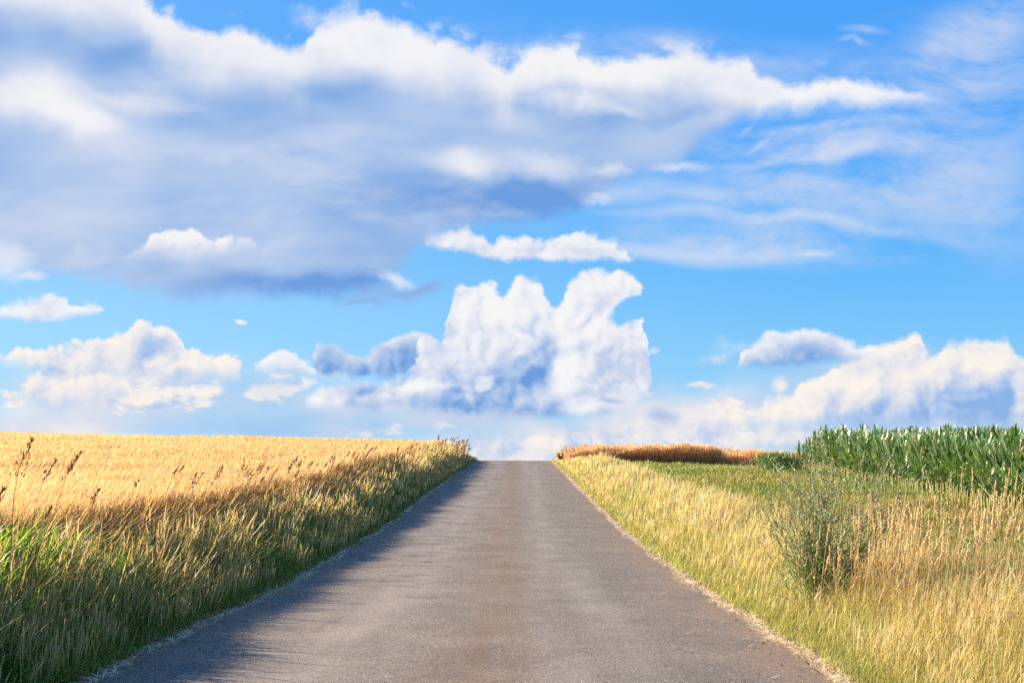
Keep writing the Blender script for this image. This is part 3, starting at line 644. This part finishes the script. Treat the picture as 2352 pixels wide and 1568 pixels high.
CLODS = [(1768, 1500), (1752, 1476), (1795, 1528), (1834, 1552), (1722, 1448), (1690, 1424), (1840, 1538), (1651, 1400), (1560, 1318), (1470, 1262)]
for i, (px_, py_) in enumerate(CLODS):
    x, y, z = on_road(px_, py_); bm_r = np.random.default_rng(400+i); th = np.arange(7)/7*2*np.pi; r0 = float(bm_r.uniform(.005, .010)); V_ = [(0, 0, -.003)]; Q_ = []
    for k_, (hh_, rr_) in enumerate(((0, .9), (.5, 1.0), (1.0, .55))):
        for a_ in th: q_ = r0*rr_*bm_r.uniform(.75, 1.2); V_.append((q_*math.cos(a_), q_*math.sin(a_), r0*hh_*bm_r.uniform(.8, 1.1)))
    V_.append((0, 0, r0*1.15)); T_ = [(0, 1+(j+1) % 7, 1+j) for j in range(7)]+[(22, 15+j, 15+(j+1) % 7) for j in range(7)]
    for k_ in range(2): Q_ += [(1+k_*7+j, 1+k_*7+(j+1) % 7, 8+k_*7+(j+1) % 7, 8+k_*7+j) for j in range(7)]
    o = mesh_np('soil_clod', V_, Q_, T_, col=np.tile(np.array([[.17, .115, .075]]), (23, 1)), mat=M_SEED, loc=(x, y, z+.001))
    tag(o, 'small dark crumb of soil on the asphalt along its right edge', 'soil clod', 'soil crumbs on the asphalt')

# ---------------------------------------------------------------- maize
def maize_variant(seed, lod=1):
    r = np.random.default_rng(seed); Hh_ = r.uniform(1.38, 1.52)
    # stalk
    nseg, ns = (7, 6) if lod else (3, 4)
    t = np.linspace(0, 1, nseg+1); rad_ = .013*(1-.62*t); th = np.arange(ns)/ns*2*np.pi
    bx_, by_ = r.normal(0, .03, 2)
    V_ = np.stack([(rad_[:, None]*np.cos(th)+bx_*t[:, None]**2), (rad_[:, None]*np.sin(th)+by_*t[:, None]**2), np.broadcast_to((Hh_*t)[:, None], (nseg+1, ns))], -1).reshape(-1, 3)
    i = (np.arange(nseg)*ns)[:, None]+np.arange(ns)[None]; j = (np.arange(nseg)*ns)[:, None]+((np.arange(ns)+1) % ns)[None]
    Qs = np.stack([i, j, j+ns, i+ns], -1).reshape(-1, 4)
    cs = np.repeat(np.array([.70, .66, .22])[None]*(1-t[:, None])+np.array([.26, .42, .09])[None]*t[:, None], ns, 0)
    # leaves: folded along the midrib, rising and then arching over
    nl = 15 if lod else 10; LV, LQ, LC_ = [], [], []; n0 = 0; k = 8 if lod else 5
    az0 = r.uniform(0, np.pi)
    for a in range(nl):
        f = (a+.5)/nl; z0 = .26*Hh_+f*.74*Hh_; az = az0+(a % 2)*np.pi+r.normal(0, .45)
        L = (.42+.24*np.sin(np.pi*min(f*1.05, 1)))*r.uniform(.85, 1.12)*(1.0 if f < .8 else .8)
        up = (1.0+.45*f)*r.uniform(.88, 1.08); droop = r.uniform(.5, 2.1)*(1.1-.95*f)
        if r.random() < .35: droop *= .3
        u = np.linspace(0, 1, k+1); ang = up*1.0-droop*u**1.6        # elevation angle along the leaf
        ds = L/k; rr = np.concatenate([[0], np.cumsum(np.cos(ang[:-1])*ds)]); zz_ = np.concatenate([[0], np.cumsum(np.sin(ang[:-1])*ds)])
        w = .031*np.sin(np.pi*np.clip(u*.86+.10, 0, 1))**.7*(1-.15*u)*r.uniform(.85, 1.15); w[-1] = .002
        tw = r.normal(0, .5)*u; daz = az+r.normal(0, .25)*u
        cx_, sy_ = np.cos(daz), np.sin(daz); px_ = bx_*(z0/Hh_)**2+rr*cx_; py_ = by_*(z0/Hh_)**2+rr*sy_; pz = z0+zz_
        wav = .012*np.sin(u*14+r.uniform(0, 6))
        sx_, sy2 = -np.sin(daz)*np.cos(tw), np.cos(daz)*np.cos(tw); sz = np.sin(tw)
        Lf = np.stack([px_-sx_*w, py_-sy2*w, pz-sz*w+w*.35+wav], -1); Md = np.stack([px_, py_, pz], -1); Rt = np.stack([px_+sx_*w, py_+sy2*w, pz+sz*w+w*.35-wav], -1)
        V3 = np.stack([Lf, Md, Rt], 1).reshape(-1, 3); ii = np.arange(k)*3
        Q3 = np.concatenate([np.stack([ii, ii+1, ii+4, ii+3], 1), np.stack([ii+1, ii+2, ii+5, ii+4], 1)])
        base = np.array([.075, .185, .036])*r.uniform(.35, 1.3); tipc = (np.array([.12, .26, .04]) if r.random() > .5 else np.array([.27, .40, .20]))*r.uniform(.6, 1.3) if r.random() > .12 else np.array([.3, .3, .08])  # the pale tip colour paints a leaf sheen into the tint
        LV.append(V3); LQ.append(Q3+n0); n0 += len(V3); LC_.append(np.repeat(base[None]*(1-u[:, None])+tipc[None]*u[:, None], 3, 0))
    return (V_, Qs, cs), (np.concatenate(LV), np.concatenate(LQ), np.concatenate(LC_))
def maize_edge(y): return np.where(y < 40, 10.15+.063*(y-16)+(vnoise(y, y*0, 1.5, 71)-.5)*.25, 11.66+(y-40)*1.05)
def maize():
    NV = 6; meshes = []
    for v in range(NV):
        (a, b, c), (d, e, f) = maize_variant(100+v)
        s = mesh_np('stalk', a, b, col=c, mat=M_STALK, smooth_=True); l = mesh_np('leaf_blades', d, e, col=f, mat=M_CORN, smooth_=True)
        root = empty('maize_plant', (0, 0, 0)); s.parent = root; l.parent = root
        tag(root, 'green maize plant in the front rows of the field at the right', 'maize plant', 'maize plants in the front rows')
        meshes.append((root, s, l))
    rows = []
    for row in range(13):
        y = np.arange(11.5, 43 if row else 41.0, .14 if row < 3 else .18); y = y+R.normal(0, .03, len(y))
        x = maize_edge(np.minimum(y, 40))+row*.62+R.normal(0, .035, len(y))
        yend = 40.2+row*.35+R.normal(0, .3, len(y))
        k = y < yend
        rows.append(np.stack([x[k], y[k], np.full(k.sum(), row)], 1))
    Pn = np.concatenate(rows)
    Pn = Pn[(Pn[:, 0]/Pn[:, 1]) < .95]; inview = (Pn[:, 0]/Pn[:, 1]) < .535
    sc = (.98+.10*(vnoise(Pn[:, 0], Pn[:, 1], 1.4, 72)-.5)*2)*(1+R.normal(0, .035, len(Pn)))
    endf = smooth(41.0+Pn[:, 2]*.3-Pn[:, 1], 0, 5.0); sc = sc*(.64+.36*endf)
    order = np.argsort(Pn[:, 2]*3+np.maximum(Pn[:, 1]-15, 0)*.012+np.where(inview, 0, 1000)); used = [False]*NV
    rest = []
    for n_, i in enumerate(order):
        x, y, row = Pn[i]; z = float(height(x, y)); v = int(R.integers(NV)); rz = R.uniform(-.5, .5)+(np.pi if R.random() < .4 else 0)
        if n_ < 300:
            if n_ < NV: v = n_
            root, s, l = meshes[v]
            if used[v]:
                r2 = root.copy(); C.objects.link(r2)
                for ch in (s, l):
                    c = ch.copy(); C.objects.link(c); c.parent = r2
                root = r2
            used[v] = True
            root.location = (x, y, z-.01); root.rotation_euler = (R.normal(0, .03), R.normal(.03, .03), rz); root.scale = (sc[i],)*3
        else: rest.append((x, y, z, rz, sc[i], v))
    # the rest of the crop as one mass
    LO = [maize_variant(200+v, 0) for v in range(NV)]; A = Acc()
    for x, y, z, rz, s_, v in rest:
        ca, sa = math.cos(rz)*s_, math.sin(rz)*s_
        for (V_, Q_, c_) in LO[v]:
            W_ = np.empty_like(V_); W_[:, 0] = x+V_[:, 0]*ca-V_[:, 1]*sa; W_[:, 1] = y+V_[:, 0]*sa+V_[:, 1]*ca; W_[:, 2] = z+V_[:, 2]*s_
            A.add(W_, Q_, c_)
    tag(A.build('maize_crop', M_CORN, smooth_=True), 'dense green maize crop behind the front rows at the right', 'maize', kind='stuff')
    print('maize', len(order), 'rest', len(rest))
maize()
def maize_weeds():
    """bushy dark green weeds at the near end of the maize and along its foot"""
    A = Acc(); n = 5200
    x = np.concatenate([R.normal(11.25, .33, 2600), R.uniform(10.2, 12.2, 2600)]); y = np.concatenate([R.normal(42.0, .6, 2600), R.uniform(24, 42, 2600)])
    e = maize_edge(np.minimum(y, 40)); k = (x < e+1.0); x[~k] = (e-.25+R.normal(0, .2, n))[~k]
    k = (y > 40.5) | (vnoise(x, y, 1.5, 81) > .55); x, y = x[k], y[k]; n = len(x)
    P_ = pts(x, y); P_[:, 2] += R.uniform(0, .45, n)*np.where(y > 40.5, 1.5, .45)
    c = pick(n, [(.14, .28, .06), (.20, .36, .08), (.40, .44, .18)], [3, 3, 1])
    A.add(*ribbons(P_, R.uniform(.12, .32, n), field_w(y, .02, .8), R.uniform(0, 6.3, n), R.uniform(0, .9, n), .4, R.uniform(0, 3.1, n), c*.8, c, (.6, 1, .7, .1)))
    tag(A.build('maize_weeds', M_WEED), 'low dark green weeds around the far end and foot of the maize', 'weeds', kind='stuff')
maize_weeds()

# ---------------------------------------------------------------- rapeseed
def rape():
    A = Acc()
    def block(n, x0, x1, yf, yb, ht, seed):
        x = R.uniform(x0, x1, n); y = yf+(yb-yf)*R.random(n)**1.5
        H_ = ht*(.70+.40*vnoise(x, y, 1.3, seed)+.34*(vnoise(x, y, .4, seed+1)-.5))*(.62+.38*smooth(x, x0-.2, x0+2.2)); f = R.random(n)**.62
        P_ = pts(x, y); P_[:, 2] += H_*f*.93
        top = smooth(f, .35, .8)
        dark = vnoise(x, y, .7, seed+3)[:, None]
        c = pick(n, [(.90, .60, .29), (.93, .72, .42), (.78, .46, .20), (.60, .34, .15)], [5, 3, 3, 1], .12)
        A.add(*ribbons(P_, R.uniform(.06, .20, n), field_w(y, .012, .55), R.uniform(0, 6.3, n), R.uniform(0, 1.0, n), R.uniform(0, .4, n), R.uniform(0, 3.1, n), c*.9, c, (.8, 1, .2)))
        m = n//12; x = R.uniform(x0, x1, m); y = yf+(yb-yf)*R.random(m)**1.5; c = pick(m, [(.42, .22, .09), (.55, .34, .14)], [1, 1])
        A.add(*ribbons(pts(x, y), ht*R.uniform(.6, 1.08, m), field_w(y, .01, .4), R.uniform(0, 6.3, m), R.uniform(0, .25, m), .1, R.uniform(0, 3.1, m), c*.7, c, (1, .9, .7, .2)))
    block(34000, 4.6, 10.9, 51.5, 58, .98, 90)
    block(20000, 2.9, 6.4, 52, 66, .92, 93)
    block(22000, 10.2, 19.5, 54.0, 61, .86, 96)
    tag(A.build('rapeseed', M_RAPE), 'rusty orange ripe rapeseed crop beyond the mown grass near the crest', 'rapeseed', kind='stuff')
rape()

# ---------------------------------------------------------------- single plants
def tube(A, pts_, r0, r1, c0, c1, n=5):
    P_ = np.array(pts_, float); k = len(P_); T = np.gradient(P_, axis=0); T /= np.linalg.norm(T, axis=1)[:, None]+1e-9
    up = np.array([.3, .2, .9]); S = np.cross(T, up); S /= np.linalg.norm(S, axis=1)[:, None]+1e-9; B = np.cross(T, S)
    th = np.arange(n)/n*2*np.pi; r = np.linspace(r0, r1, k)[:, None, None]
    V_ = P_[:, None]+r*(np.cos(th)[None, :, None]*S[:, None]+np.sin(th)[None, :, None]*B[:, None])
    i = (np.arange(k-1)*n)[:, None]+np.arange(n)[None]; j = (np.arange(k-1)*n)[:, None]+((np.arange(n)+1) % n)[None]
    t = np.linspace(0, 1, k)[:, None, None]; c = (np.array(c0)*(1-t)+np.array(c1)*t)+np.zeros((k, n, 3))
    A.add(V_.reshape(-1, 3), np.stack([i, j, j+n, i+n], -1).reshape(-1, 4), c.reshape(-1, 3))
def spikelets(A, P_, d, L, W, c):
    """little pointed three sided seed packets at P_ pointing along d"""
    n = len(P_); d = d/np.linalg.norm(d, axis=1)[:, None]; a = np.cross(d, np.array([.2, .9, .35])); a /= np.linalg.norm(a, axis=1)[:, None]; b = np.cross(d, a)
    th = np.arange(4)/4*2*np.pi; rings = []
    for t, w in ((0, .25), (.35, 1.0), (.7, .75), (1.0, .08)):
        rings.append(P_[:, None]+d[:, None]*L[:, None, None]*t+(np.cos(th)[None, :, None]*a[:, None]+np.sin(th)[None, :, None]*b[:, None])*(W*w)[:, None, None]*.5)
    V_ = np.stack(rings, 1).reshape(n, 16, 3); q = []
    for k in range(3):
        for j in range(4): q.append([k*4+j, k*4+(j+1) % 4, k*4+4+(j+1) % 4, k*4+4+j])
    Q_ = (np.arange(n)*16)[:, None, None]+np.array(q)[None]
    A.add(V_.reshape(-1, 3), Q_.reshape(-1, 4), np.repeat(np.broadcast_to(c, (n, 3)), 16, 0))
def cocksfoot(loc, H_, az, lean, head, sc, seed, label, group, hc=(.44, .17, .07), sc0=(.45, .30, .12), name='cocksfoot_stem'):
    """tall stem with a one sided, clustered seed head"""
    r = np.random.default_rng(seed); root = empty(name, loc); S_ = Acc(); Hd = Acc()
    t = np.linspace(0, 1, 9); off = H_*(lean*t+.25*lean*t**3+.07*t**9); P_ = np.stack([off*math.cos(az), off*math.sin(az), H_*t*(1-.10*lean)], 1)
    tube(S_, P_, .0022*sc, .0012*sc, sc0, (.40, .20, .08), 4)
    n = int(34*head); f = r.random(n)**.8
    a0 = 1-.17*head
    tt = a0+(1-a0)*f; ix = tt*8; lo = np.clip(ix.astype(int), 0, 7); fr_ = (ix-lo)[:, None]; Q_ = P_[lo]*(1-fr_)+P_[lo+1]*fr_
    side = np.stack([np.cos(az+r.normal(0, .7, n)), np.sin(az+r.normal(0, .7, n)), np.zeros(n)], 1); br = (.055*(1-f)*r.random(n))[:, None]*head*sc**.5
    grp = np.round(f*5)/5
    Q_ = Q_+side*br*np.where((r.random(n) > .5)[:, None], 1, -.6)+np.array([0, 0, 1])*br*.8
    d = side*.5+np.array([0, 0, 1.0])+r.normal(0, .25, (n, 3))
    spikelets(Hd, Q_, d, r.uniform(.020, .036, n)*sc**.6, r.uniform(.0042, .0075, n)*sc**.8, np.array(hc)*r.uniform(.7, 1.5, (n, 1)))
    S_.build('stem', M_STRAW, root, True); Hd.build('seed_head', M_SEED, root)
    tag(root, label, 'grass stem', group); return root
def ground_at(px, d): return (px-1176)/F*d, d
# three tall ones in front of the barley at the far left: (x of the head, distance, height, lean, head size)
g1 = 'tall brown seeding grasses at the far left'
for (px_, d, H_, ln, hd, sd, lab) in [
    (46, 6.3, 1.40, .03, 1.25, 1, 'tallest brown seed head with the fullest plume, rising at the far left'),
    (72, 6.5, 1.28, .09, .8, 2, 'tall stem with a compact dark seed head between two taller ones at the far left'),
    (104, 6.6, 1.34, .13, .9, 3, 'tall thin stem leaning right with an open two-part seed head at the far left'),
    (32, 6.2, 1.08, -.05, .6, 4, 'short brown stem with a small seed head beside the tallest plume at the far left'),
    (92, 6.0, 1.02, .05, .5, 5, 'low wiry stem with few brown seeds below the compact dark seed head')]:
    x, y = ground_at(px_-30, d); cocksfoot(put(x, y), H_, .1, ln, hd, 1.5, sd, lab, g1)
# smaller ones along the rim of the barley
g2 = 'brown seeding grasses along the rim of the barley'
r_ = np.random.default_rng(5)
for i in range(46):
    d = float(r_.uniform(9.5, 17)) if i < 22 else float(r_.uniform(17, 40)); s_ = -3.85+r_.normal(0, .14); x = s_+float(cx(d))
    cocksfoot(put(x, d), float(r_.uniform(.95, 1.22)), float(r_.normal(.2, .5)), float(r_.uniform(.02, .22)), float(r_.uniform(.6, 1.1)), 1.5 if i < 22 else 2.6, 50+i,
              'slender grass stem with a brown seed head above the rim of the barley', g2, hc=(.46, .21, .09))
# thin tall stems on the left shoulder at the crest
g3 = 'tall thin grasses on the left shoulder of the crest'
for i in range(30):
    d = float(r_.uniform(44, 56)); px_ = float(r_.normal(1035, 26)); x, y = ground_at(px_, d)
    cocksfoot(put(x, y), float(r_.uniform(.85, 1.25)), float(r_.normal(.2, .6)), float(r_.uniform(.05, .3)), float(r_.uniform(.8, 1.3)), 4.5, 150+i,
              'tall thin grass standing against the sky on the left shoulder of the crest', g3, hc=(.60, .32, .14), sc0=(.5, .33, .14))
# feathery reed grasses at the near right
def plume(loc, H_, az, lean, sc, seed, label, group, nod=.0):
    r = np.random.default_rng(seed); root = empty('feathery_grass_stem', loc); S_ = Acc(); Hd = Acc()
    t = np.linspace(0, 1, 11); off = H_*(lean*t+(.25+nod)*lean*t**4); P_ = np.stack([off*math.cos(az), off*math.sin(az), H_*t*(1-.08*lean)-nod*H_*.05*t**6], 1)
    tube(S_, P_, .0026*sc, .0012*sc, (.76, .62, .28), (.84, .64, .34), 4)
    n = 70; f = r.random(n); tt = .80+.20*f; ix = tt*10; lo = np.clip(ix.astype(int), 0, 9); fr_ = (ix-lo)[:, None]; Q_ = P_[lo]*(1-fr_)+P_[lo+1]*fr_
    d = (P_[-1]-P_[-3])/np.linalg.norm(P_[-1]-P_[-3])+r.normal(0, .22, (n, 3))
    spikelets(Hd, Q_+r.normal(0, .0045, (n, 3))*(1.1-f)[:, None], d, r.uniform(.012, .024, n), r.uniform(.0025, .0042, n)*sc, np.array((.86, .62, .30))*r.uniform(.75, 1.1, (n, 1)))
    # a couple of dry leaves
    m = 3; c = np.array([[.66, .48, .2]]*m); L_ = Acc()
    L_.add(*ribbons(P_[[2, 3, 5]], r.uniform(.2, .35, m), .004*sc, r.uniform(0, 6.3, m), r.uniform(.2, .6, m), r.uniform(.2, .8, m), r.uniform(0, 3.1, m), c, c*1.05, (.7, 1, .7, .4, .05)))
    S_.build('stem', M_BARLEY, root, True); Hd.build('seed_head', M_SEED, root); L_.build('leaf_blade', M_STRAW, root)
    tag(root, label, 'grass stem', group); return root
g4 = 'feathery grass stems standing in the right verge'
for i in range(230):
    if i < 160: px_ = float(r_.uniform(1960, 2400)); d = float(r_.uniform(5.6, 8.2))
    elif i < 195: px_ = float(r_.uniform(1930, 2120)); d = float(r_.uniform(7.0, 9.0))
    else: px_ = float(r_.uniform(1560, 1900)); d = float(r_.uniform(9, 16)); px_ = 1176+(px_-1176)*9/d*1.05
    x, y = ground_at(px_, d)
    if x-float(cx(y)) < 2.75: continue
    Hm = (1.12 if px_ > 2150 else .98) if i < 195 else .72
    plume(put(x, y), Hm*float(r_.uniform(.80, 1.14)), float(r_.normal(.1, .7)), float(r_.uniform(-.10, .22)) if px_ < 2200 else float(r_.uniform(.0, .36)), 1.25, 300+i,
          'tall feathery straw coloured grass stem in the near right verge' if i < 195 else 'thin feathery straw coloured grass stem further up the right verge', g4 if i < 195 else 'thin feathery stems further up the right verge', nod=float(r_.random() < .3)*.6)

for i in range(34):
    px_ = float(r_.uniform(1790, 1990)); d = float(r_.uniform(7.6, 8.6)); x, y = ground_at(px_, d)
    if x-float(cx(y)) > 2.6: plume(put(x, y), float(r_.uniform(.55, .85)), float(r_.normal(.1, .8)), float(r_.uniform(-.05, .2)), 1.1, 700+i, 'short feathery straw coloured grass stem growing through the foot of the wiry green bush', 'grass stems in front of the bush')
# big wiry weed
def weed_bush():
    x0, y0 = 2.62, 8.5; root = empty('wild_chicory_bush', put(x0, y0)); r = np.random.default_rng(77); S_ = Acc(); Lf = Acc(); Bd = Acc()
    LP, LD = [], []
    for i in range(84):
        az = r.uniform(0, 2*np.pi); L = r.uniform(1.05, 1.62); el = r.uniform(.15, 1.0)**.9
        tilt = r.uniform(.02, .60)**1.15; dx, dy = math.cos(az)*tilt, math.sin(az)*tilt*.8
        if dx < 0: L *= 1-.28*abs(dx)/.62
        b0 = np.array([r.normal(0, .06), r.normal(0, .06), 0]); t = np.linspace(0, 1, 8)[:, None]; wob = r.normal(0, .03, 2)
        P_ = b0+np.concatenate([dx*L*t+wob[0]*np.sin(t*5), dy*L*t+wob[1]*np.sin(t*4+1), L*t*(1-.28*tilt)], 1)
        tube(S_, P_, .0040, .0016, (.24, .34, .11), (.42, .46, .20), 4)
        for j in range(12):
            f = r.uniform(.25, .98); ix = f*7; lo = min(int(ix), 6); q = P_[lo]+(P_[lo+1]-P_[lo])*(ix-lo)
            d = np.array([dx*.7, dy*.7, .8])+r.normal(0, .42, 3); d /= np.linalg.norm(d); l2 = r.uniform(.08, .26)*(1.15-f)+.05
            Q_ = np.stack([q, q+d*l2*.5+r.normal(0, .006, 3), q+d*l2]); tube(S_, Q_, .0022, .0012, (.30, .38, .15), (.46, .48, .22), 3)
            for m in range(4):
                u = r.random(); LP.append(q+d*l2*u); LD.append(d+r.normal(0, .8, 3))
    LP = np.array(LP); LD = np.array(LD); n = len(LP)
    c = pick(n, [(.42, .60, .20), (.32, .52, .15), (.70, .68, .34), (.86, .74, .44)], [4, 3, 2.6, 2])
    spikelets(Bd, LP, LD, r.uniform(.012, .030, n), r.uniform(.006, .011, n), c)
    n = 420; k = R.integers(0, len(LP), n); Pl = LP[k]*np.array([.7, .7, .62]); c = pick(n, [(.24, .46, .09), (.32, .54, .12)], [1, 1])
    Lf.add(*ribbons(Pl, R.uniform(.05, .12, n), .016, R.uniform(0, 6.3, n), R.uniform(.2, 1.0, n), .4, R.uniform(0, 3.1, n), c*.8, c, (.4, 1, .8, .05)))
    S_.build('branches', M_WEED, root); Bd.build('buds', M_WEED, root); Lf.build('leaves', M_WEED, root)
    tag(root, 'big wiry grey green wild chicory bush in the dry verge right of the road', 'bush')
weed_bush()
def umbel():
    x0, y0 = -3.05+float(cx(38)), 38.0; root = empty('white_flowered_herb', put(x0, y0)); r = np.random.default_rng(3); S_ = Acc(); Lf = Acc(); Fl = Acc()
    tops = []
    for dx, H_ in ((-.42, .74), (.02, .92), (.12, .66), (-.1, .6)):
        P_ = np.stack([np.linspace(0, dx, 6), np.linspace(0, r.normal(0, .1), 6), np.linspace(0, H_, 6)], 1); tube(S_, P_, .012, .007, (.14, .26, .06), (.24, .36, .10), 4); tops.append(P_[-1])
    for tp in tops:
        n = 26; a = r.uniform(0, 6.3, n); q = tp+np.stack([np.cos(a)*.10*r.random(n), np.sin(a)*.1*r.random(n), r.normal(.0, .012, n)], 1)
        spikelets(Fl, q, np.array([[0, 0, 1.0]])+r.normal(0, .3, (n, 3)), np.full(n, .03), np.full(n, .045), np.array((.62, .66, .48)))
    n = 420; P_ = np.stack([r.normal(-.1, .2, n), r.normal(0, .15, n), r.uniform(.05, .6, n)], 1); c = pick(n, [(.14, .30, .05), (.24, .36, .08)], [1, 1])
    Lf.add(*ribbons(P_, r.uniform(.08, .18, n), .03, r.uniform(0, 6.3, n), r.uniform(.2, 1, n), .4, r.uniform(0, 3.1, n), c*.8, c, (.4, 1, .7, .1)))
    S_.build('stem', M_WEED, root); Fl.build('flower_head', M_WEED, root); Lf.build('leaves', M_WEED, root)
    tag(root, 'green herb with flat white flower heads in the brown grass of the left bank', 'herb')
umbel()
def crest_herb(px_, d, H_, W_, label, seed):
    x0, y0 = ground_at(px_, d); root = empty('leafy_herb', put(x0, y0)); r = np.random.default_rng(seed); S_ = Acc(); Lf = Acc()
    for i in range(6):
        P_ = np.stack([np.linspace(0, r.normal(0, W_), 5), np.linspace(0, r.normal(0, .1), 5), np.linspace(0, H_*r.uniform(.7, 1.0), 5)], 1); tube(S_, P_, .014, .008, (.10, .13, .05), (.16, .16, .07), 4)
        n = 26; f = r.uniform(.3, 1.05, n)[:, None]; q = P_[0]+(P_[-1]-P_[0])*f+r.normal(0, .04, (n, 3)); c = pick(n, [(.10, .18, .05), (.24, .20, .08)], [2, 1])
        Lf.add(*ribbons(q, r.uniform(.06, .14, n), .05, r.uniform(0, 6.3, n), r.uniform(.3, 1.4, n), .3, r.uniform(0, 3.1, n), c*.8, c, (.4, 1, .8, .1)))
    S_.build('stem', M_WEED, root); Lf.build('leaves', M_WEED, root); tag(root, label, 'herb', 'leafy herbs at the crest')
crest_herb(1311, 54.5, .62, .10, 'taller dark leafy herb sticking up against the sky right of the crest', 8)
crest_herb(1289, 55.5, .42, .12, 'lower dark herb beside the taller leafy one right of the crest', 9)
